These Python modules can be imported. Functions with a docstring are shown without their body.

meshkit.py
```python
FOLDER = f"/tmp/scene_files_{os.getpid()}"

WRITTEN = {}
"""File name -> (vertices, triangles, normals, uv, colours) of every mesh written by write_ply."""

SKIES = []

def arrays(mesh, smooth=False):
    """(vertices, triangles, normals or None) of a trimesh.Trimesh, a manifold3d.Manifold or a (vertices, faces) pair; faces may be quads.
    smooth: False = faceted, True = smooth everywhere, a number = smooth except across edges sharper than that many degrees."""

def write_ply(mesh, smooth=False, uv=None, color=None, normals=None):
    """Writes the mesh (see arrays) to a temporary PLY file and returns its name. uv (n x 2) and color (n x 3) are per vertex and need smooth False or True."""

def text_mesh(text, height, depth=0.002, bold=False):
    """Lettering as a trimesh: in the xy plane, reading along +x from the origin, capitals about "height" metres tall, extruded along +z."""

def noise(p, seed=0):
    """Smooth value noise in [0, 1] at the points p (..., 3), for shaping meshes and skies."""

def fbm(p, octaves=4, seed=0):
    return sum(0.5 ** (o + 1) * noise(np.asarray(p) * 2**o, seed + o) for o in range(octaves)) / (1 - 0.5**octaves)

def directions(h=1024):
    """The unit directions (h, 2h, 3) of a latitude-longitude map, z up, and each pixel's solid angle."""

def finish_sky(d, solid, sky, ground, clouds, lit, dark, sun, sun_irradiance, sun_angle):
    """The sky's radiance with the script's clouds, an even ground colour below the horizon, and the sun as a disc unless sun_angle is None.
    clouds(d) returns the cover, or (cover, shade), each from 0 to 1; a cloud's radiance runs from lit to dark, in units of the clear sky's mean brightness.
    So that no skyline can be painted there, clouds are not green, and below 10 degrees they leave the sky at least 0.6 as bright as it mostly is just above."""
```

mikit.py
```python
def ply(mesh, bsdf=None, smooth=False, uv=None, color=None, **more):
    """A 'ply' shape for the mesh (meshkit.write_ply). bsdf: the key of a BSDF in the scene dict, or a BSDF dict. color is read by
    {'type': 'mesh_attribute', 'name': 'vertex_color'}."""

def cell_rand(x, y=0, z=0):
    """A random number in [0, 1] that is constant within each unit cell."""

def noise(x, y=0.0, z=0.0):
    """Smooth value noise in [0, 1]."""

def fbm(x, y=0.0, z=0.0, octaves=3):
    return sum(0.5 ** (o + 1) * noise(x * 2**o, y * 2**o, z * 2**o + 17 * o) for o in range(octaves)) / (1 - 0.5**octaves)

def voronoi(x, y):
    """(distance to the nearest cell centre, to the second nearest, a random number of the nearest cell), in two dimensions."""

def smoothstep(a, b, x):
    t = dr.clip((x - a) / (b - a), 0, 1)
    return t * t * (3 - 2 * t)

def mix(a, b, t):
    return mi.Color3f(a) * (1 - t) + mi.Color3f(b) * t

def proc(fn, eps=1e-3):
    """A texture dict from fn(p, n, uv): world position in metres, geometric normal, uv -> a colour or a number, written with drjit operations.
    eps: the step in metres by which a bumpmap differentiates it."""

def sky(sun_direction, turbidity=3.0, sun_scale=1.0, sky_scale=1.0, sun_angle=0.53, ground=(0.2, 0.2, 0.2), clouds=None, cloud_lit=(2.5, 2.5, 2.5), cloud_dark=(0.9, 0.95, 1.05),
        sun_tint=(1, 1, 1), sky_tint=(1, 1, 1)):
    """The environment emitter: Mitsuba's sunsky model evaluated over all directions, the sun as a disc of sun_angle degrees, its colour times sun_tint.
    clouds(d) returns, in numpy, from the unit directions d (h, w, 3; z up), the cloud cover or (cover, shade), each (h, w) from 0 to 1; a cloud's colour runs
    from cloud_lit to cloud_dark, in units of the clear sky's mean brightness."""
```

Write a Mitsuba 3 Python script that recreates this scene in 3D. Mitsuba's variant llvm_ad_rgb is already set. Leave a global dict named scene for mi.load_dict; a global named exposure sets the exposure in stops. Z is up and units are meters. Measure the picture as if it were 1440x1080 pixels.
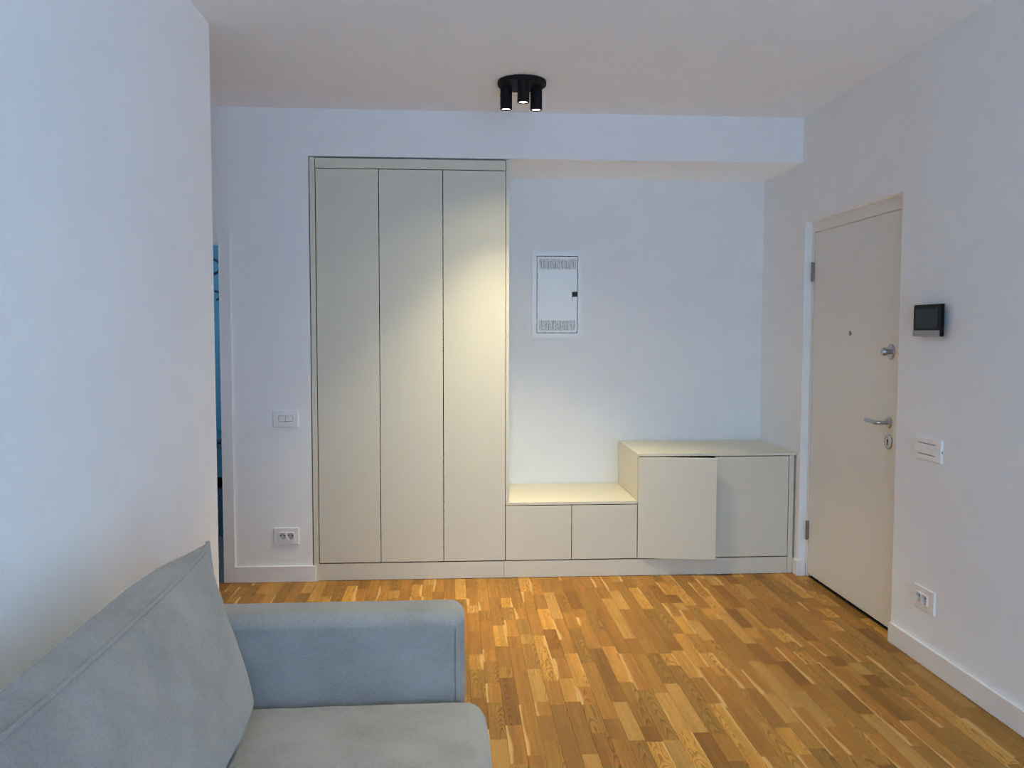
import math
import numpy as np
import trimesh
import drjit as dr
import mitsuba as mi
import manifold3d as m3
import meshkit
import mikit
from mikit import noise, fbm, smoothstep, mix, cell_rand, proc

T = mi.ScalarTransform4f
scene, labels = {}, {}

# ------------------------------------------------------------------ camera, light, exposure
YAW, PITCH, ROLL, EYE, F = 0.0671, -0.0590, 0.0020, (0.0, 0.0, 1.4157), 1220.13


def camera_matrix():
    cy, sy, cp, sp = math.cos(YAW), math.sin(YAW), math.cos(PITCH), math.sin(PITCH)
    fwd = np.array([sy * cp, cy * cp, sp])
    right = np.array([cy, -sy, 0.0])
    up = np.cross(right, fwd)
    up = -math.sin(ROLL) * right + math.cos(ROLL) * up
    e = np.array(EYE)
    return T().look_at(origin=e.tolist(), target=(e + fwd).tolist(), up=up.tolist())


scene['camera'] = {'type': 'perspective', 'fov': math.degrees(2 * math.atan(720 / F)), 'fov_axis': 'x', 'near_clip': 0.05, 'to_world': camera_matrix()}
exposure = 0.0
DAY = (3.25, 5.5, 8.45)          # radiance of the unseen windows, whose panes emit in place of the sky
LAMP_CORE = (7.3, 6.4, 4.0)    # on-axis intensity of one ceiling spot: the beam of its reflector
LAMP_SPILL = (0.90, 0.79, 0.47)  # and the wide spill around the beam
LAMP_UNSEEN = 0.42               # dimming factor of the unseen second lamp that lights the seating
LENS = (2.6, 2.4, 1.9)

# ------------------------------------------------------------------ materials


def principled(color, rough=0.5, metallic=0.0, **kw):
    c = color if isinstance(color, dict) else {'type': 'rgb', 'value': list(color)}
    return {'type': 'twosided', 'bsdf': {'type': 'principled', 'base_color': c, 'roughness': rough, 'metallic': metallic, **kw}}


def paint(base, amount=0.02, scale=9.0):
    return lambda p, n, uv: mi.Color3f(base) * (1 - amount + 2 * amount * fbm(p.x * scale, p.y * scale, p.z * scale, 3))


def rough_plaster(p, n, uv):
    return fbm(p.x * 70, p.y * 70, p.z * 70, 3)


def plaster(base):
    return {'type': 'twosided', 'bsdf': {'type': 'bumpmap', 'scale': 0.0006, 'arbitrary': proc(rough_plaster, 2e-3),
            'bsdf': {'type': 'principled', 'base_color': proc(paint(base)), 'roughness': 0.85, 'specular': 0.25}}}


def oak(p, n, uv):
    u, v = uv.x, uv.y
    i, j = dr.floor(u / 4), dr.floor(v / 4)
    lu, lv = u - 4 * i, v - 4 * j
    r1, r2, r3, r4 = (cell_rand(i, j, k) for k in (1, 2, 3, 4))
    tone = 0.64 + 0.74 * r1 * (0.45 + 0.55 * r2)
    base = mix((0.440, 0.222, 0.044), (0.355, 0.152, 0.027), r3)
    # rings: arches where the cut runs through the heart, straight lines beside it
    wob = fbm(lu * 6 + 40 * r1, lv * 22 + 30 * r2, 7 * r3, 3) - 0.5
    c = lv - 0.06 * (r2 * 1.7 - 0.35)
    arch = lu * (5.0 + 10 * r4) + c * c * (2600 + 3600 * r3) + wob * (2.5 + 5.5 * r1)
    line = c * (150 + 130 * r1) + wob * 2.2 + lu * 1.2
    is_arch = smoothstep(0.44, 0.50, r4)
    ph = arch * is_arch + line * (1 - is_arch)
    ring = ph - dr.floor(ph)
    dark = smoothstep(0.45, 0.92, ring) * (1 - smoothstep(0.93, 1.0, ring))
    pore = noise(lu * 28 + 90 * r2, lv * 900 + 50 * r1, 3.0)
    streak = fbm(lu * 3.0 + 60 * r3, lv * 130 + 20 * r4, 5.0, 3)
    k = (mi.Color3f(1.07, 1.05, 1.02) - mi.Color3f(0.84, 0.98, 1.06) * ((0.32 + 0.34 * r2) * dark)) * (0.86 + 0.17 * pore) * (0.74 + 0.52 * streak)
    col = base * tone * k
    # pale sapwood along one edge of some strips
    edge = dr.select(r3 > 0.5, lv, 0.06 - lv)
    sap = smoothstep(0.014, 0.004, edge + 0.016 * (fbm(lu * 5 + 9 * r1, 2.0, 1.0, 2) - 0.5) + 0.010 * (r2 - 0.5)) * dr.select(r1 > 0.74, 1.0, 0.0)
    col = mix(col, mi.Color3f(0.66, 0.41, 0.15) * (0.9 + 0.15 * streak), sap * 0.75)
    # a few strips are pale all over
    return mix(col, mi.Color3f(0.60, 0.35, 0.10) * k, dr.select((r2 > 0.90), 0.45, 0.0))


def velvet(p, n, uv):
    a = fbm(p.x * 9, p.y * 9, p.z * 9, 4)
    b = fbm(p.x * 240, p.y * 240, p.z * 240, 2)
    return mi.Color3f(0.240, 0.235, 0.228) * (0.72 + 0.38 * a + 0.22 * b)


def nap(p, n, uv):
    return fbm(p.x * 260, p.y * 260, p.z * 260, 2) + 3.0 * fbm(p.x * 26, p.y * 26, p.z * 26, 3)


def laminate(p, n, uv):
    return mi.Color3f(0.638, 0.594, 0.485) * (0.985 + 0.03 * fbm(p.x * 300, p.y * 300, p.z * 40, 2))


M = {
    'paint_wall': plaster((0.80, 0.80, 0.80)),
    'paint_ceiling': plaster((0.76, 0.755, 0.75)),
    'oak': principled(proc(oak), 0.46, specular=0.18),
    'subfloor': principled((0.05, 0.035, 0.02), 0.9),
    'velvet': {'type': 'twosided', 'bsdf': {'type': 'bumpmap', 'scale': 0.0010, 'arbitrary': proc(nap, 1e-3),
               'bsdf': {'type': 'principled', 'base_color': proc(velvet), 'roughness': 0.9, 'specular': 0.15, 'sheen': 0.6}}},
    'laminate': principled(proc(laminate), 0.45, specular=0.35),
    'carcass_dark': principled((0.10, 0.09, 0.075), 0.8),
    'door_paint': principled((0.74, 0.715, 0.655), 0.4, specular=0.4),
    'frame_paint': principled((0.75, 0.73, 0.675), 0.4, specular=0.4),
    'white_gloss': principled((0.78, 0.78, 0.78), 0.35),
    'white_plastic': principled((0.80, 0.80, 0.80), 0.3),
    'box_metal': principled((0.80, 0.81, 0.81), 0.4),
    'well_shade': principled((0.50, 0.50, 0.50), 0.4),  # shade inside the white socket wells, put into the colour
    'dark_hole': principled((0.02, 0.02, 0.022), 0.7),
    'slot_grey': principled((0.06, 0.065, 0.07), 0.8),
    'black_metal': principled((0.006, 0.006, 0.0065), 0.6, specular=0.2),
    'black_gloss': principled((0.004, 0.004, 0.005), 0.35, specular=0.15),
    'screen_glass': principled((0.022, 0.027, 0.030), 0.35, specular=0.2),
    'steel': principled((0.50, 0.50, 0.50), 0.28, 1.0),
    'steel_dark': principled((0.30, 0.30, 0.31), 0.35, 1.0),
    'silver_plastic': principled((0.32, 0.32, 0.325), 0.4, 0.3),
    'hinge_grey': principled((0.22, 0.21, 0.20), 0.4, 0.6),
    'teal': principled((0.065, 0.19, 0.235), 0.5),
    'teal_dark': principled((0.035, 0.10, 0.13), 0.5),
    'ink': principled((0.010, 0.012, 0.018), 0.6),
    'tile_floor': principled((0.10, 0.09, 0.085), 0.5),
    'wood_foot': principled((0.10, 0.06, 0.035), 0.5),
    'lens': principled((0.8, 0.8, 0.8), 0.3),
    'pane': principled((0.5, 0.5, 0.5), 0.3),
}
for k_, d_ in M.items():
    scene['mat_' + k_] = d_

# ------------------------------------------------------------------ helpers
cat = trimesh.util.concatenate


def box(x0, x1, y0, y1, z0, z1):
    m = trimesh.creation.box((x1 - x0, y1 - y0, z1 - z0))
    m.apply_translation(((x0 + x1) / 2, (y0 + y1) / 2, (z0 + z1) / 2))
    return m


def cbox(x0, x1, y0, y1, z0, z1, c=0.0015):
    """A box with chamfered edges."""
    pts = []
    for sx in (0, 1):
        for sy in (0, 1):
            for sz in (0, 1):
                p = np.array([(x0, x1)[sx], (y0, y1)[sy], (z0, z1)[sz]], float)
                d = np.array([c if s == 0 else -c for s in (sx, sy, sz)])
                for k in range(3):
                    q = p + d
                    q[k] = p[k]
                    pts.append(q)
    return trimesh.Trimesh(np.array(pts), process=False).convex_hull


def cyl(r, p0, p1, n=32):
    return trimesh.creation.cylinder(radius=r, segment=[p0, p1], sections=n)


def softbox(x0, x1, y0, y1, z0, z1, r, step=0.02):
    """A box on a fine grid with edges rounded to the radius r."""
    h = np.array([x1 - x0, y1 - y0, z1 - z0]) / 2
    c = np.array([x0 + x1, y0 + y1, z0 + z1]) / 2

    def axis(half):
        inner = half - r
        flat = np.linspace(-inner, inner, max(2, int(2 * inner / step)))
        a = np.linspace(0, np.pi / 4, 6)[1:]
        e = inner + r * np.tan(a)
        return np.concatenate([-e[::-1], flat, e])
    V, Fc, base = [], [], 0
    for k in range(3):
        i, j = (k + 1) % 3, (k + 2) % 3
        A, B = np.meshgrid(axis(h[i]), axis(h[j]), indexing='ij')
        for s in (-1, 1):
            P = np.zeros(A.shape + (3,))
            P[..., i], P[..., j], P[..., k] = A, B, s * h[k]
            n0, n1 = A.shape
            idx = np.arange(n0 * n1).reshape(n0, n1) + base
            q = np.stack([idx[:-1, :-1], idx[1:, :-1], idx[1:, 1:], idx[:-1, 1:]], -1).reshape(-1, 4)
            if s < 0:
                q = q[:, ::-1]
            Fc.append(q)
            V.append(P.reshape(-1, 3))
            base += n0 * n1
    V, q = np.vstack(V), np.vstack(Fc)
    inner = np.clip(V, -(h - r), h - r)
    d = V - inner
    V = inner + d / np.maximum(np.linalg.norm(d, axis=1, keepdims=True), 1e-9) * r
    m = trimesh.Trimesh(V + c, np.vstack([q[:, [0, 1, 2]], q[:, [0, 2, 3]]]), process=False)
    m.merge_vertices(digits_vertex=6)
    return m


def tube(points, r, n=10):
    from numpy.linalg import norm
    p = np.asarray(points, float)
    t = np.gradient(p, axis=0)
    t /= norm(t, axis=1, keepdims=True) + 1e-12
    a = np.cross(t, np.where(np.abs(t[:, 2:]) < 0.9, [0, 0, 1.0], [1.0, 0, 0]))
    a /= norm(a, axis=1, keepdims=True)
    b, ang = np.cross(t, a), np.arange(n) * 2 * np.pi / n
    rr = np.broadcast_to(r, (len(p),))[:, None, None]
    V = (p[:, None] + rr * (np.cos(ang)[None, :, None] * a[:, None] + np.sin(ang)[None, :, None] * b[:, None])).reshape(-1, 3)
    i, j = np.meshgrid(np.arange(len(p) - 1), np.arange(n), indexing='ij')
    q = np.stack([i * n + j, i * n + (j + 1) % n, (i + 1) * n + (j + 1) % n, (i + 1) * n + j], -1).reshape(-1, 4)
    e0, e1 = len(V), len(V) + 1
    V = np.vstack([V, p[:1], p[-1:]])
    k = np.arange(n)
    caps = np.vstack([np.stack([k * 0 + e0, (k + 1) % n, k], 1), np.stack([k * 0 + e1, (len(p) - 1) * n + k, (len(p) - 1) * n + (k + 1) % n], 1)])
    return trimesh.Trimesh(V, np.vstack([q[:, [0, 1, 2]], q[:, [0, 2, 3]], caps]), process=False)


def lathe(profile, origin, axis, n=40):
    """A profile of (radius, distance along the axis) turned about an axis."""
    m = trimesh.creation.revolve(np.array(profile, float), sections=n)
    m.apply_transform(trimesh.geometry.align_vectors([0, 0, 1], axis))
    m.apply_translation(origin)
    return m


def numbered(key):
    if key not in scene and key not in labels:
        return key
    k = 1
    while f'{key}_{k:03d}' in scene or f'{key}_{k:03d}' in labels:
        k += 1
    return f'{key}_{k:03d}'


def add(key, mesh, mat, smooth=30, label=None, category=None, group=None, kind=None, **kw):
    key = numbered(key)
    scene[key] = mikit.ply(mesh, 'mat_' + mat, smooth=smooth, **kw)
    d = {k: v for k, v in dict(label=label, category=category, group=group, kind=kind).items() if v}
    if d:
        labels[key] = d
    return key


def thing(key, label, category, group=None, kind=None):
    key = numbered(key)
    labels[key] = {k: v for k, v in dict(label=label, category=category, group=group, kind=kind).items() if v}
    return key


# ------------------------------------------------------------------ the room
XL, XR, YW, YB, YE = -0.977, 2.007, 4.935, 5.555, 3.632     # left wall, right wall, wardrobe front, niche back, end of left wall
H, HS, REAR, XH = 2.65, 2.388, -1.70, -2.60                  # ceiling, soffit, rear wall, far side of the hallway
DY0, DY1, DH = 3.80, 4.884, 2.052                            # opening of the entry door
OX0, OX1, OH = -2.10, -1.277, 1.929                          # opening of the doorway in the hall
WX0, WX1, WZ0, WZ1 = -0.10, 2.50, 0.10, 2.35                  # unseen window behind the camera
YR, XE = 0.20, 3.85                                          # out of view: right wall end and far right wall, placed for the window light

add('wall_back', cat([box(XH, OX0, YW, YW + .12, 0, H), box(OX0, OX1, YW, YW + .12, OH, H), box(OX1, -0.803, YW, YW + .12, 0, H),
                      box(-0.803, XR, YW, YB + .12, HS + .004, H), box(-.92, -.803, YW + .12, YB + .12, 0, H)]), 'paint_wall', False,
    label='white painted back wall with the beam above wardrobe and niche', category='wall', kind='structure')
add('wall_niche', box(-.803, XR + .2, YB, YB + .12, 0, HS + .004), 'paint_wall', False, label='white wall at the back of the niche, behind bench and low cabinet', category='wall', kind='structure')
add('wall_right', cat([box(XR, XR + .2, YR, DY0, 0, H), box(XR + .2, XE, YR, YR + .2, 0, H), box(XE, XE + .2, REAR - .25, YR + .2, 0, H), box(XR, XR + .2, DY1, YB, 0, H), box(XR, XR + .2, DY0, DY1, DH, H)]), 'paint_wall', False,
    label='white right wall with the entry door', category='wall', kind='structure')
add('wall_left', cat([box(XL - .16, XL, REAR, YE, 0, H), box(XH, XL - .16, YE - .14, YE, 0, H)]), 'paint_wall', False,
    label='white left wall beside the sofa, ending at the hallway', category='wall', kind='structure')
add('wall_hall', box(XH - .12, XH, YE - .14, 6.55, 0, H), 'paint_wall', False, label='white end wall of the hallway', category='wall', kind='structure')
add('wall_rear', cat([box(XL - .16, WX0, REAR - .25, REAR, 0, H), box(WX1, XE, REAR - .25, REAR, 0, H), box(WX0, WX1, REAR - .25, REAR, 0, WZ0), box(WX0, WX1, REAR - .25, REAR, WZ1, H)]),
    'paint_wall', False, label='white rear wall around the window', category='wall', kind='structure')
add('ceiling', cat([box(XH - .12, XR + .2, REAR - .25, 6.55, H, H + .1), box(XR + .2, XE + .2, REAR - .25, YR + .2, H, H + .1)]), 'paint_ceiling', False, label='plain white ceiling', category='ceiling', kind='structure')
fl = add('floor', cat([box(XH - .12, XR + .2, REAR - .25, 6.55, -.05, -.0145), box(XR + .2, XE + .2, REAR - .25, YR + .2, -.05, -.0145)]), 'subfloor', False, label='oak strip parquet floor', category='floor', kind='structure')

# unseen window behind the camera, placed to light the room: frame and emitting panes
w = thing('window_1', 'unseen white framed window behind the camera, lighting the room', 'window', kind='structure')
fr = [box(WX0, WX0 + .07, REAR - .16, REAR - .09, WZ0, WZ1), box(WX1 - .07, WX1, REAR - .16, REAR - .09, WZ0, WZ1), box(WX0 + .07, WX1 - .07, REAR - .16, REAR - .09, WZ1 - .07, WZ1),
      box(WX0 + .07, WX1 - .07, REAR - .16, REAR - .09, WZ0, WZ0 + .07), box((WX0 + WX1) / 2 - .05, (WX0 + WX1) / 2 + .05, REAR - .16, REAR - .09, WZ0 + .07, WZ1 - .07)]
add(w + '__frame', cat(fr), 'white_gloss', False)
for a, b in ((WX0 + .07, (WX0 + WX1) / 2 - .05), ((WX0 + WX1) / 2 + .05, WX1 - .07)):
    add(w + '__pane', (np.array([[a, REAR - .125, WZ0 + .07], [b, REAR - .125, WZ0 + .07], [b, REAR - .125, WZ1 - .07], [a, REAR - .125, WZ1 - .07]]), np.array([[0, 2, 1], [0, 3, 2]])),
        'pane', False, emitter={'type': 'area', 'radiance': {'type': 'rgb', 'value': list(DAY)}})

# ------------------------------------------------------------------ oak strips of the floor
rng = np.random.default_rng(11)
CH = 0.0007


def strip(x0, x1, y0, y1):
    """One oak strip: a chamfered slab; its uv carry a random cell (for tone and grain) and the place on the strip."""
    g, dz = 0.00025, rng.uniform(-.0001, .0001)
    a = [x0 + g, x1 - g, y0 + g, y1 - g]
    v = [(x, y, -.0145) for x, y in ((a[0], a[2]), (a[1], a[2]), (a[1], a[3]), (a[0], a[3]))]
    v += [(x, y, -CH + dz) for x, y in ((a[0], a[2]), (a[1], a[2]), (a[1], a[3]), (a[0], a[3]))]
    v += [(x, y, dz) for x, y in ((a[0] + CH, a[2] + CH), (a[1] - CH, a[2] + CH), (a[1] - CH, a[3] - CH), (a[0] + CH, a[3] - CH))]
    f = [(0, 1, 5, 4), (1, 2, 6, 5), (2, 3, 7, 6), (3, 0, 4, 7), (4, 5, 9, 8), (5, 6, 10, 9), (6, 7, 11, 10), (7, 4, 8, 11), (8, 9, 10, 11)]
    v, f = np.array(v), np.array(f)
    i, j = rng.integers(0, 120, 2)
    uv = np.stack([4 * i + .5 + v[:, 1] - y0, 4 * j + .5 + v[:, 0] - x0], 1)
    uv[:, 1] -= .5 - 1e-4
    uv[:, 0] -= .5 - 1e-4
    return v, np.vstack([f[:, [0, 1, 2]], f[:, [0, 2, 3]]]), uv


def hidden(x, y, z=0.0):
    """True where the floor stands behind or under the sofa, or behind the left wall, for somebody at the eye point."""
    if x < 0.05 and y < 2.5:
        return True
    t = 1 - 0.60 / EYE[2]
    if t * x < 0.02 and t * y < 2.48:
        return True
    return x < XL * y / YE


seen, rest = [], []
WD = 0.060
for k in range(-46, 63):
    x0 = 0.124 + WD * k
    x1 = x0 + WD
    if x0 < XR < x1:
        pieces = [(x0, XR, REAR, YW - .0), (XR, XR + .055, DY0 + .003, DY1 - .003), (XR, x1, REAR, YR)]
    elif x1 < XH or x1 > XE + .01:
        continue
    elif x0 >= XR:
        pieces = [(x0, x1, REAR, YR)]
    else:
        pieces = [(max(x0, XH), x1, REAR, YW)]
    for (xa, xb, ya, yb) in pieces:
        y = ya - rng.uniform(0, .3)
        while y < yb - 1e-6:
            L = rng.choice([rng.uniform(.11, .20), rng.uniform(.19, .32), rng.uniform(.31, .46)], p=[.3, .45, .25])
            a, b = max(y, ya), min(y + L, yb)
            if yb - b < .05:
                b = yb
            y = b
            if b - a < 1e-3:
                continue
            if (xb <= XL + .03) and b < YE - .14:
                continue
            s = strip(xa, xb, a, b)
            cx, cy = (xa + xb) / 2, (a + b) / 2
            px = F * (cx * math.cos(YAW) - cy * math.sin(YAW)) / max(cy, .1)
            below = F * (EYE[2] / max(b, .1)) + F * PITCH
            inview = b > 2.2 and below < 548 and px < 730
            vis = inview and not all(hidden(qx, qy) for qx in (xa, xb) for qy in (a, cy, b))
            (seen if vis else rest).append(((xb - xa) * (b - a) / cy ** 3, s))
seen.sort(key=lambda q: -q[0])
rest += seen[300:]
for _, (v, f, uv) in seen[:300]:
    add(fl + '__plank', (v, f), 'oak', False, uv=uv)
V, Fc, U, n0 = [], [], [], 0
for _, (v, f, uv) in rest:
    V.append(v); Fc.append(f + n0); U.append(uv); n0 += len(v)
if V:
    add(fl + '__plank_field', (np.vstack(V), np.vstack(Fc)), 'oak', False, uv=np.vstack(U), label='further oak strips of the parquet', kind='stuff')

# ------------------------------------------------------------------ baseboards
BB = 0.092
add('baseboard_back', cat([cbox(-1.2325, -.783, YW - .015, YW, .0006, BB, .0015)]), 'white_gloss', False, label='white baseboard between doorway frame and wardrobe', category='baseboard', kind='structure')
add('baseboard_right', cat([cbox(XR - .015, XR, YR, DY0 - .002, .0006, BB, .0015)]), 'white_gloss', False, label='white baseboard along the right wall', category='baseboard', kind='structure')
add('baseboard_corner', cat([cbox(XR - .013, XR, DY1 - .013, YW - .001, .0006, BB, .0015), cbox(XR, XR + .036, DY1 - .013, DY1, .0006, BB, .0015)]), 'white_gloss', False,
    label='short white baseboard wrapping the corner between low cabinet and entry door', category='baseboard', kind='structure')
add('baseboard_left', cbox(XL, XL + .015, REAR, YE, .0006, BB, .0015), 'white_gloss', False, label='white baseboard behind the sofa', category='baseboard', kind='structure')

# ------------------------------------------------------------------ hallway doorway and the room behind it
d2 = thing('door_2', 'white doorway frame at the end of the hallway, partly hidden by the left wall', 'doorway', kind='structure')
cz = 1.974
add(d2 + '__casing', cat([cbox(OX1 - .0195, -1.2325, YW - .014, YW, .0006, cz, .002), cbox(OX0 - .062, OX0, YW - .014, YW, .0006, cz, .002), cbox(OX0, OX1 - .0195, YW - .014, YW, OH - .018, cz, .002)]), 'white_gloss', False)
add(d2 + '__jamb', cat([box(OX1 - .02, OX1 - .0005, YW - .0, YW + .13, .0006, OH), box(OX0 + .0005, OX0 + .02, YW - .0, YW + .13, .0006, OH), box(OX0 + .02, OX1 - .02, YW - .0, YW + .13, OH - .02, OH - .0005)]), 'white_gloss', False)
add('wall_bathroom', cat([box(XH, -.92, 6.43, 6.55, 0, H), box(-.92, -.803, YB + .12, 6.55, 0, H)]), 'paint_wall', False, label='wall of the room seen through the hallway doorway', category='wall', kind='structure')
pn = thing('wall_panel', 'teal wall panel with looping black lines, seen in the slit of the hallway doorway', 'wall panel')
PY = 6.405
add(pn + '__board', cbox(-2.45, -1.25, PY, 6.43, .69, 2.30, .002), 'teal', False)
rl = np.random.default_rng(5)


def loop_line(cx, cz_, rx, rz, a0, a1, tilt=0.0):
    t = np.linspace(math.radians(a0), math.radians(a1), 28)
    x, z = rx * np.cos(t), rz * np.sin(t)
    return np.stack([cx + x * math.cos(tilt) - z * math.sin(tilt), t * 0 + PY - .002, cz_ + x * math.sin(tilt) + z * math.cos(tilt)], 1)


for args in ((-1.73, 1.885, .055, .052, -130, 130), (-1.83, 1.66, .16, .05, -40, 60, .15), (-1.62, 1.05, .15, .06, 150, 215), (-2.05, 1.75, .15, .18, 0, 330), (-1.45, 1.45, .12, .2, -60, 250), (-2.1, 1.2, .2, .16, 30, 340)):
    add(pn + '__line', tube(loop_line(*args), .0085, 6), 'ink', 30)
vc = thing('vanity_cabinet', 'teal low cabinet with a dark open shelf, low in the slit of the hallway doorway', 'cabinet')
add(vc + '__worktop', cbox(-2.45, -1.25, 6.00, 6.43, .665, .69, .002), 'teal_dark', False)
add(vc + '__front', cbox(-2.44, -1.26, 6.03, 6.42, .42, .655, .002), 'teal', False)
add(vc + '__shelf', cat([box(-2.44, -1.26, 6.30, 6.42, .345, .42), box(-2.44, -1.26, 6.06, 6.42, .335, .345)]), 'ink', False)
add(vc + '__base', cat([box(-2.44, -1.26, 6.06, 6.42, .0, .335)]), 'teal_dark', False)
w2 = thing('window_2', 'unseen window lighting the room behind the hallway doorway', 'window', kind='structure')  # out of view, placed to light the teal panel and cabinet
add(w2 + '__frame', cat([box(XH, XH + .03, 5.30, 5.36, 1.0, 2.2), box(XH, XH + .03, 6.04, 6.10, 1.0, 2.2), box(XH, XH + .03, 5.36, 6.04, 1.0, 1.06), box(XH, XH + .03, 5.36, 6.04, 2.14, 2.2)]), 'white_gloss', False)
add(w2 + '__pane', (np.array([[XH + .015, 5.36, 1.06], [XH + .015, 6.04, 1.06], [XH + .015, 6.04, 2.14], [XH + .015, 5.36, 2.14]]), np.array([[0, 1, 2], [0, 2, 3]])),
    'pane', False, emitter={'type': 'area', 'radiance': {'type': 'rgb', 'value': [0.7 * c for c in DAY]}})
add('floor_bathroom', box(XH, -.92, YW + .0005, 6.43, -.0145, -.0005), 'tile_floor', False, label='dark floor of the room behind the doorway', category='floor', kind='structure')

# ------------------------------------------------------------------ wardrobe
wd = thing('wardrobe', 'tall beige built-in wardrobe with three handleless doors up to the beam', 'wardrobe')
DT = 0.018
add(wd + '__side_panel', cbox(-.7965, -.7685, YW - .001, 5.54, .0, HS - .003, .001), 'laminate', False)
add(wd + '__side_panel', cbox(.2965, .3145, YW + .001, 5.54, .4425, HS - .001, .001), 'laminate', False)
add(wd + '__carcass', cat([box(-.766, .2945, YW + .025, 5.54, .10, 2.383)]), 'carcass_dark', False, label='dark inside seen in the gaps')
add(wd + '__filler', cbox(-.7655, .2935, YW + .0, YW + DT, 2.3275, HS - .006, .001), 'laminate', False)
dz0, dz1 = .1035, 2.3235
for a, b in ((-.7640, -.4190), (-.4150, -.0615), (-.0575, .2935)):
    add(wd + '__door', cbox(a, b, YW, YW + DT, dz0, dz1, .0012), 'laminate', False)
add(wd + '__plinth', cbox(-.778, .2865, YW + .002, YW + .02, .001, .0975, .001), 'laminate', False)

# ------------------------------------------------------------------ bench and low cabinet
be = thing('storage_bench', 'low beige bench with two drawer fronts between wardrobe and low cabinet', 'bench')
add(be + '__top', cat([cbox(.2965, 1.0645, YW - .001, 5.552, .424, .4405, .001)]), 'laminate', False)
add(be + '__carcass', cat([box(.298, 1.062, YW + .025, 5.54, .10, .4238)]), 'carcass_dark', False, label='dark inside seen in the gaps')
for a, b in ((.2970, .6780), (.6820, 1.0630)):
    add(be + '__drawer_front', cbox(a, b, YW, YW + DT, dz0, .4195, .0012), 'laminate', False)
lc = thing('low_cabinet', 'beige low cabinet with two doors beside the entry door, left door ajar', 'cabinet')
add(lc + '__top', cbox(1.0665, 2.0045, YW - .001, 5.552, .701, .7160, .001), 'laminate', False)
add(lc + '__side_panel', cbox(1.0665, 1.0825, YW + DT + .003, 5.552, .001, .7005, .001), 'laminate', False)
add(lc + '__side_panel', cbox(1.964, 1.9925, YW - .001, 5.552, .001, .7005, .001), 'laminate', False)
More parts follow.
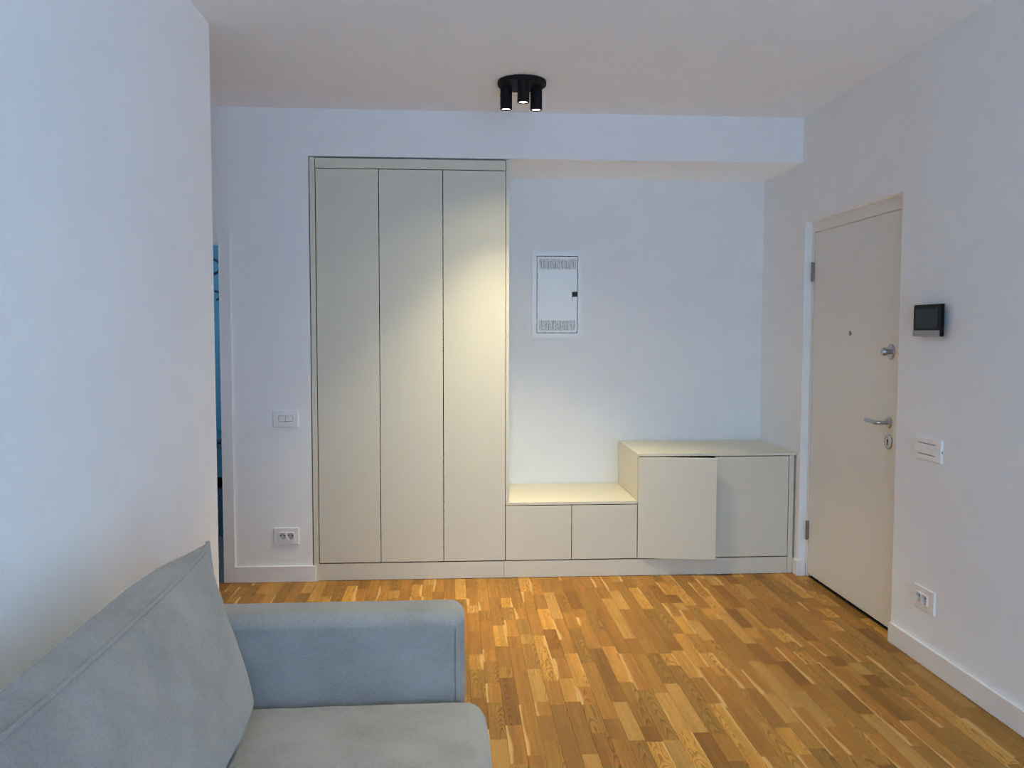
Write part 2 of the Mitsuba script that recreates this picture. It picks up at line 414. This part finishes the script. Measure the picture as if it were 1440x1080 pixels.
add(lc + '__carcass', cat([box(1.085, 1.962, YW + .36, 5.54, .10, .7), box(1.085, 1.962, YW + .03, YW + .36, .10, .116), box(1.515, 1.531, YW + .03, YW + .36, .116, .7)]), 'carcass_dark', False, label='dark inside seen in the gaps')
LZ1 = .6965
ang = math.radians(-8.3)
d = cbox(0, .4500, 0, DT, dz0, LZ1, .0012)
d.apply_transform(trimesh.transformations.rotation_matrix(ang, [0, 0, 1]))
d.apply_translation((1.0675, YW - .0, 0))
add(lc + '__door', d, 'laminate', False, label='left door standing ajar')
add(lc + '__door', cbox(1.5210, 1.9605, YW, YW + DT, dz0, LZ1, .0012), 'laminate', False)
for z in (.2, .6):
    add(lc + '__hinge', box(1.0835, 1.097, YW + .022, YW + .075, z - .02, z + .02), 'steel', False)
add('plinth_board', cbox(.2875, 1.9625, YW + .002, YW + .02, .001, .0975, .001), 'laminate', False, label='beige plinth board on the floor under the bench and low cabinet', category='plinth')

# ------------------------------------------------------------------ distribution box on the niche wall
bx = thing('distribution_box', 'white metal distribution box with slotted door on the niche wall above the bench', 'electrical box')
bx0, bx1, bz0, bz1 = .4995, .8195, 1.3815, 1.9345
ix0, ix1, iz0, iz1 = .5285, .7935, 1.4135, 1.9055
outer = m3.Manifold.cube((bx1 - bx0, .017, bz1 - bz0)).translate((bx0, YB - .017, bz0)) - m3.Manifold.cube((ix1 - ix0, .05, iz1 - iz0)).translate((ix0, YB - .03, iz0))
add(bx + '__frame', outer, 'box_metal', False)
add(bx + '__recess', box(ix0 - .001, ix1 + .001, YB - .0035, YB - .0005, iz0 - .001, iz1 + .001), 'slot_grey', False)
dm = m3.Manifold.cube((ix1 - ix0 - .009, .008, iz1 - iz0 - .009)).translate((ix0 + .0045, YB - .015, iz0 + .0045))
cuts = []
for zlo, zhi in ((1.8215, 1.8855), (1.4315, 1.4955)):
    for k in range(21):
        xc = .5475 + k * (.2325 - .005) / 20
        cuts.append(m3.Manifold.cube((.0036, .05, zhi - zlo)).translate((xc, YB - .03, zlo)))
lt = m3.Manifold.cube((.0330, .05, .0600)).translate((.7560, YB - .03, 1.6180))
for c_ in cuts:
    dm = dm - c_
add(bx + '__door', dm - lt, 'box_metal', False)
add(bx + '__latch', cat([cbox(.7575, .7895, YB - .0190, YB - .008, 1.6170, 1.6460, .0012)]), 'white_plastic', False)
add(bx + '__latch_pocket', cat([box(.7562, .7888, YB - .0115, YB - .0085, 1.6465, 1.6778), cbox(.768, .777, YB - .0128, YB - .0115, 1.6465, 1.655, .0008)]), 'dark_hole', False, label='black latch pocket')

# ------------------------------------------------------------------ switches and sockets, built facing -y, then placed


def place_back(m, x, z, y=YW):
    m.apply_translation((x, y, z))
    return m


def place_right(m, y, z):
    m.apply_transform(trimesh.transformations.rotation_matrix(-math.pi / 2, [0, 0, 1]))
    m.apply_translation((XR, y, z))
    return m


def to_tm(m):
    a = m.to_mesh()
    return trimesh.Trimesh(np.array(a.vert_properties[:, :3], float), np.array(a.tri_verts), process=False)


def plate_mesh(w_, h_, t=.009):
    c = .003
    pts = [(sx * (w_ / 2 - k), y, sz * (h_ / 2 - k)) for sx in (-1, 1) for sz in (-1, 1) for k, y in ((0, 0), (0, -t + c), (c, -t))]
    return trimesh.Trimesh(np.array(pts), process=False).convex_hull


def socket(place, key_label, w_, h_, cx=0.0, s=.0215):
    k = thing('power_socket', key_label, 'socket')
    pm_ = plate_mesh(w_, h_)
    plate = m3.Manifold(m3.Mesh(np.array(pm_.vertices, np.float32), np.array(pm_.faces, np.uint32)))
    xs = [cx + sx * (s + .0008) for sx in (-1, 1)]
    wells = [m3.Manifold.cylinder(.03, s * .88, s * .88, 40).rotate((90, 0, 0)).translate((x, .010, 0)) for x in xs]
    add(k + '__plate', place(to_tm(plate - wells[0] - wells[1])), 'white_plastic', False)
    for x, well in zip(xs, wells):
        m = m3.Manifold.cube((2 * s, .0045, 2 * s), True).translate((x, -.0112, 0))
        key = add(k + '__insert', place(to_tm(m - well)), 'white_plastic', False)
        add(key + '__well', place(lathe([(0, 0), (s * .90, 0), (s * .90, .0008), (0, .0008)], (x, -.0002, 0), (0, -1, 0))), 'well_shade', False)
        for q in (-1, 1):
            add(key + '__pin_hole', place(cyl(.0040, (x + q * .0095, -.0009, .003), (x + q * .0095, -.0016, .003), 16)), 'dark_hole', False)
            add(key + '__earth_clip', place(box(x - .0035, x + .0035, -.0100, -.0012, q * s * .80 - .0012, q * s * .80 + .0012)), 'hinge_grey', False)
    return k


socket(lambda m: place_back(m, -.9475, .2635), 'white double power socket low on the wall left of the wardrobe', .140, .096)
socket(lambda m: place_right(m, 3.517, .284), 'white double power socket low on the right wall above the baseboard', .160, .098, cx=-.012, s=.0225)

sw = thing('light_switch', 'white light switch with two small rockers on the wall left of the wardrobe', 'light switch')
pl = lambda m: place_back(m, -.9435, .9305)
frame_hole = m3.Manifold.cube((.0790, .05, .0345), True)
add(sw + '__plate', pl(to_tm(m3.Manifold(m3.Mesh(np.array(plate_mesh(.140, .096).vertices, np.float32), np.array(plate_mesh(.140, .096).faces, np.uint32))) - frame_hole)), 'white_plastic', False)
add(sw + '__recess', pl(box(-.0394, .0394, -.0030, -.0008, -.0172, .0172)), 'slot_grey', False)
for x in (-1, 1):
    add(sw + '__rocker', pl(cbox(x * .0193 - .0181, x * .0193 + .0181, -.0105, -.0032, -.0145, .0160, .001)), 'white_plastic', False)

s2 = thing('light_switch', 'wide white switch plate with one long rocker on the right wall beside the door handle', 'light switch')
pr = lambda m: place_right(m, 3.521, .9265)
fh = m3.Manifold.cube((.1400, .05, .0500), True).translate((-.006, 0, .001))
pm = plate_mesh(.206, .094, .011)
add(s2 + '__plate', pr(to_tm(m3.Manifold(m3.Mesh(np.array(pm.vertices, np.float32), np.array(pm.faces, np.uint32))) - fh)), 'white_plastic', False)
add(s2 + '__recess', pr(box(-.0758, .0638, -.0040, -.0008, -.0238, .0258)), 'slot_grey', False)
add(s2 + '__rocker', pr(cbox(-.0752, .0632, -.0125, -.0042, -.0208, .0228, .001)), 'white_plastic', False)
add(s2 + '__notch', pr(box(.1028, .1036, -.006, -.002, -.006, .006)), 'dark_hole', False)

# ------------------------------------------------------------------ intercom monitor
ic = thing('intercom_monitor', 'black intercom monitor with grey lower bar on the right wall beside the entry door', 'intercom')
iy0, iy1, iz_0, iz_1 = 3.402, 3.612, 1.404, 1.537
xf = 1.970
add(ic + '__bracket', box(xf + .016, XR - .0004, 3.45, 3.57, 1.425, 1.52), 'black_metal', False)
add(ic + '__body', cbox(xf, xf + .016, iy0, iy1, iz_0, iz_1, .0015), 'black_gloss', False)
add(ic + '__screen', cbox(xf - .0012, xf + .001, 3.425, 3.590, 1.4385, 1.519, .0003), 'screen_glass', False, label='dark grey screen')
add(ic + '__speaker_bar', cbox(xf - .0016, xf + .012, iy0 + .006, iy1 + .0005, iz_0 - .0005, 1.4290, .0006), 'silver_plastic', False, label='grey bar under the screen')

# ------------------------------------------------------------------ entry door
DX = 2.055
dr1 = thing('door_1', 'cream flush entry door in a recess of the right wall', 'door', kind='structure')
add(dr1 + '__frame', cat([cbox(DX - .004, XR + .19, DY1 - .022, DY1 - .001, .0006, DH - .001, .002), cbox(DX - .002, XR + .19, DY0 + .001, 3.882, .0006, DH - .001, .002), cbox(DX - .003, XR + .19, 3.882, DY1 - .022, 1.9895, DH - .001, .002)]), 'frame_paint', False)
lf = add(dr1 + '__leaf', cbox(DX, DX + .06, 3.885, DY1 - .0245, .017, 1.9885, .005), 'door_paint', False)
add(dr1 + '__gap_shade', box(DX + .008, XR + .19, 3.883, DY1 - .023, -.0145, .003), 'dark_hole', False, label='dark strip for the shaded gap under the door')  # dark colour stands in for the shade under the door leaf
for z in (1.765, .275):
    add(dr1 + '__hinge', cat([cyl(.0075, (DX - .010, DY1 - .030, z - .055), (DX - .010, DY1 - .030, z - .003), 16), cyl(.0075, (DX - .010, DY1 - .030, z + .001), (DX - .010, DY1 - .030, z + .055), 16),
                             box(DX - .012, DX + .001, DY1 - .034, DY1 - .026, z - .05, z + .05)]), 'hinge_grey', 30, label='grey hinge')
rx = (-1, 0, 0)
add(dr1 + '__peephole', lathe([(0, 0), (.0125, 0), (.0125, .003), (.0095, .0045), (.0075, .0030), (0, .0028)], (DX, 4.384, 1.417), rx), 'steel_dark', 30, label='small grey peephole')
lk = add(dr1 + '__lock', lathe([(0, 0), (.0365, 0), (.0365, .004), (.033, .0075), (.026, .0085), (.0245, .0070), (0, .0070)], (DX, 3.957, 1.330), rx), 'steel', 30, label='round steel lock knob')
add(lk + '__knob', lathe([(0, .007), (.012, .007), (.012, .020), (.0185, .027), (.0195, .037), (.0150, .046), (0, .048)], (DX, 3.957, 1.330), rx), 'steel', 30)
hd = add(dr1 + '__handle', lathe([(0, 0), (.0255, 0), (.0255, .006), (.022, .010), (.012, .011), (0, .011)], (DX, 3.957, .995), rx), 'steel', 30, label='steel lever handle')
t_ = np.linspace(0, 1, 9)
bend = [(DX - .010 - .046 * a, 3.957, .995) for a in t_[:-1]] + [(DX - .056 - .008 * math.sin(a * math.pi / 2), 3.957 + .012 * (1 - math.cos(a * math.pi / 2)) + .002, .995) for a in np.linspace(.3, 1, 4)]
lever = [(DX - .064 + .006 * a, 3.972 + .113 * a, .995 + .001 * math.sin(math.pi * a) + .003 * a) for a in np.linspace(0, 1, 14)]
rad = np.concatenate([np.full(len(bend), .0095), np.linspace(.0100, .0085, 14)])
rad[-1] = .004
add(hd + '__lever', tube(bend + lever, rad, 14), 'steel', 40)
es = add(dr1 + '__keyhole_plate', lathe([(0, 0), (.0365, 0), (.0365, .004), (.033, .0075), (.025, .0085), (.0235, .0070), (0, .0070)], (DX, 3.957, .903), rx), 'steel', 30, label='steel keyhole plate')
add(es + '__keyhole', cat([cyl(.006, (DX - .0068, 3.957, .909), (DX - .0078, 3.957, .909), 16), box(DX - .0078, DX - .0068, 3.9538, 3.9602, .888, .908)]), 'dark_hole', 30, label='black keyhole')

# ------------------------------------------------------------------ ceiling lamp
TB = H - .127


def ceiling_lamp(LX, LY, label, power):
    cl = thing('ceiling_lamp', label, 'ceiling lamp')
    add(cl + '__base', lathe([(0, 0), (.118, 0), (.120, -.003), (.120, -.020), (.117, -.023), (0, -.023)], (LX, LY, H - .0005), (0, 0, 1), 64), 'black_metal', 30)
    for x, y in ((LX, LY - .092), (LX - .075, LY + .045), (LX + .075, LY + .045)):
        k = add(cl + '__spot_tube', lathe([(.0225, TB + .010), (.0225, TB + .0015), (.0240, TB), (.029, TB), (.0295, TB + .0008), (.0295, H - .024), (0, H - .024), (0, TB + .010), (.0225, TB + .010)], (x, y, 0), (0, 0, 1), 40), 'black_metal', 30)
        lens = lathe([(.0, .0), (.0224, .0), (.0224, .003), (0, .003)], (x, y, TB + .0025), (0, 0, 1), 32)
        add(k + '__lens', lens, 'lens', False, label='glowing warm white lens', emitter={'type': 'area', 'radiance': {'type': 'rgb', 'value': list(LENS)}})
        for lamp, beam, cut in ((LAMP_CORE, 5, 43), (LAMP_SPILL, 20, 62)):
            scene[f'light_{len(scene)}'] = {'type': 'spot', 'intensity': {'type': 'rgb', 'value': [power * c for c in lamp]}, 'cutoff_angle': cut, 'beam_width': beam,
                                            'to_world': T().look_at(origin=[x, y, TB - .001], target=[x, y, 0], up=[0, 1, 0])}


ceiling_lamp(.337, 4.333, 'black round ceiling lamp with three lit downlight tubes', 1.0)
ceiling_lamp(.337, 2.05, 'unseen black round ceiling lamp with three lit tubes above the sofa, out of view, lighting seat and back cushion', LAMP_UNSEEN)  # out of view, placed to warm the sofa seat and back cushion

# ------------------------------------------------------------------ sofa
so = thing('sofa', 'grey velvet sofa with loose back cushion along the left wall', 'sofa')


def wrinkle(m, amp, freq, seed, pts=None):
    n = m.vertex_normals
    v = m.vertices + n * (amp * (meshkit.fbm(m.vertices * freq, 3, seed) - .5))[:, None]
    return trimesh.Trimesh(v, m.faces, process=False)


SY1, SY0 = 2.500, -0.35
arm = softbox(-.945, .030, SY1 - .150, SY1, .13, .648, .042, .03)
add(so + '__arm', wrinkle(arm, .005, 7, 1), 'velvet', True)
add(so + '__arm', wrinkle(softbox(-.945, .030, SY0, SY0 + .150, .13, .648, .042, .04), .005, 7, 2), 'velvet', True)
t = np.linspace(0, 1, 30)
add(so + '__arm_piping', tube([(.004, SY1 - .1513, .16 + .44 * a) for a in t], .0016, 6), 'velvet', True)
add(so + '__backrest', wrinkle(softbox(-.945, -.80, SY0 + .152, SY1 - .152, .13, .64, .05, .04), .004, 6, 3), 'velvet', True)
add(so + '__base', softbox(-.798, .012, SY0 + .152, SY1 - .152, .13, .235, .02, .06), 'velvet', True)
for x in (-.88, -.04):
    for y in (SY0 + .08, SY1 - .08):
        add(so + '__foot', lathe([(0, .0008), (.016, .0008), (.024, .131), (0, .131)], (x, y, 0), (0, 0, 1), 20), 'wood_foot', 30)


def seat(y0, y1, seed):
    m = softbox(-.795, .085, y0, y1, .237, .395, .055, .02)
    v = m.vertices.copy()
    a = np.clip((v[:, 0] + .795) / .88, 0, 1)
    b = np.clip((v[:, 1] - y0) / (y1 - y0), 0, 1)
    up = np.clip((v[:, 2] - .237) / .158, 0, 1)
    v[:, 2] += .034 * up * (np.clip(4 * b * (1 - b), 0, 1) ** .55) * (.55 + .45 * np.clip(4 * a * (1 - a), 0, 1) ** .5) + .012 * up * a
    v[:, 0] += .012 * up * (4 * b * (1 - b)) * (a > .5)
    return wrinkle(trimesh.Trimesh(v, m.faces, process=False), .006, 6, seed)


YM = (SY0 + SY1) / 2
add(so + '__seat_cushion', seat(YM + .002, SY1 - .1515, 4), 'velvet', True)
add(so + '__seat_cushion', seat(SY0 + .1515, YM - .002, 5), 'velvet', True)


def back_cushion(y0, y1, seed):
    nu, nv = 90, 70
    U, W = np.meshgrid(np.linspace(0, 1, nu), np.linspace(0, 1, nv), indexing='ij')
    U = .5 - .5 * np.cos(np.pi * U) * (.35 * np.abs(np.cos(np.pi * U)) + .65)
    W = .5 - .5 * np.cos(np.pi * W)
    # the seam: a leaning rectangle with drawn-out corners and sagging edges
    sag_top = .024 * (4 * U * (1 - U)) ** .5
    X = -.585 - .070 * W ** 1.0
    Z = .412 + (.846 - .412) * W - sag_top * W ** 2 + .012 * W ** 6 * (np.abs(2 * U - 1) ** 14)
    pull = .022 * (4 * W * (1 - W)) ** .7
    Yc = y0 + pull + (y1 - y0 - 2 * pull) * U
    pu = np.clip(1 - np.abs(2 * U - 1) ** 4.5, 0, 1) ** .55
    tf = np.interp(W, [0, .02, .06, .14, .25, .5, .75, .9, .97, 1], [0, .050, .085, .108, .106, .086, .055, .028, .011, 0])
    tb = np.interp(W, [0, .03, .1, .25, .5, .75, .9, .96, .99, 1], [0, .06, .10, .135, .15, .145, .12, .088, .05, 0])
    nx, nz = .987, .16
    cre = meshkit.fbm(np.stack([Yc * 26, Z * 5, Z * 0 + seed], -1), 3, seed) - .5
    soft = meshkit.fbm(np.stack([Yc * 6, Z * 6, Z * 0 + 3], -1), 3, seed + 1) - .5
    df = tf * pu + (cre * .034 * np.exp(-(1 - W) / .20) + soft * .024) * np.minimum(pu, np.clip((1 - W) * 12, 0, 1)) * np.clip(W * 12, 0, 1)
    front = np.stack([X + df * nx, Yc, Z + df * nz * .6], -1)
    db = tb * pu + soft * .014 * np.clip((1 - W) * 20, 0, 1) * pu
    lift = .30 * np.exp(-((1 - W) / .16)) * tb * pu
    back = np.stack([X - db * nx, Yc, Z - db * nz * .35 + lift * 1.45], -1)
    idx = np.arange(nu * nv).reshape(nu, nv)
    q = np.stack([idx[:-1, :-1], idx[1:, :-1], idx[1:, 1:], idx[:-1, 1:]], -1).reshape(-1, 4)
    fr_ = np.vstack([q[:, [0, 1, 2]], q[:, [0, 2, 3]]])
    n_ = nu * nv
    m = trimesh.Trimesh(np.vstack([front.reshape(-1, 3), back.reshape(-1, 3)]), np.vstack([fr_, fr_[:, ::-1] + n_]), process=False)
    rim = np.concatenate([front[:, -1][::1], front[-1, ::-1][1:], front[::-1, 0][1:], front[0, :][1:]])
    return m, rim


for y0, y1, sd in ((YM + .004, SY1 - .165, 21), (SY0 + .165, YM - .004, 33)):
    m, rim = back_cushion(y0, y1, sd)
    m.fix_normals()
    k = add(so + '__back_cushion', m, 'velvet', 50)
    add(k + '__piping', tube(rim, .0058, 8), 'velvet', True)
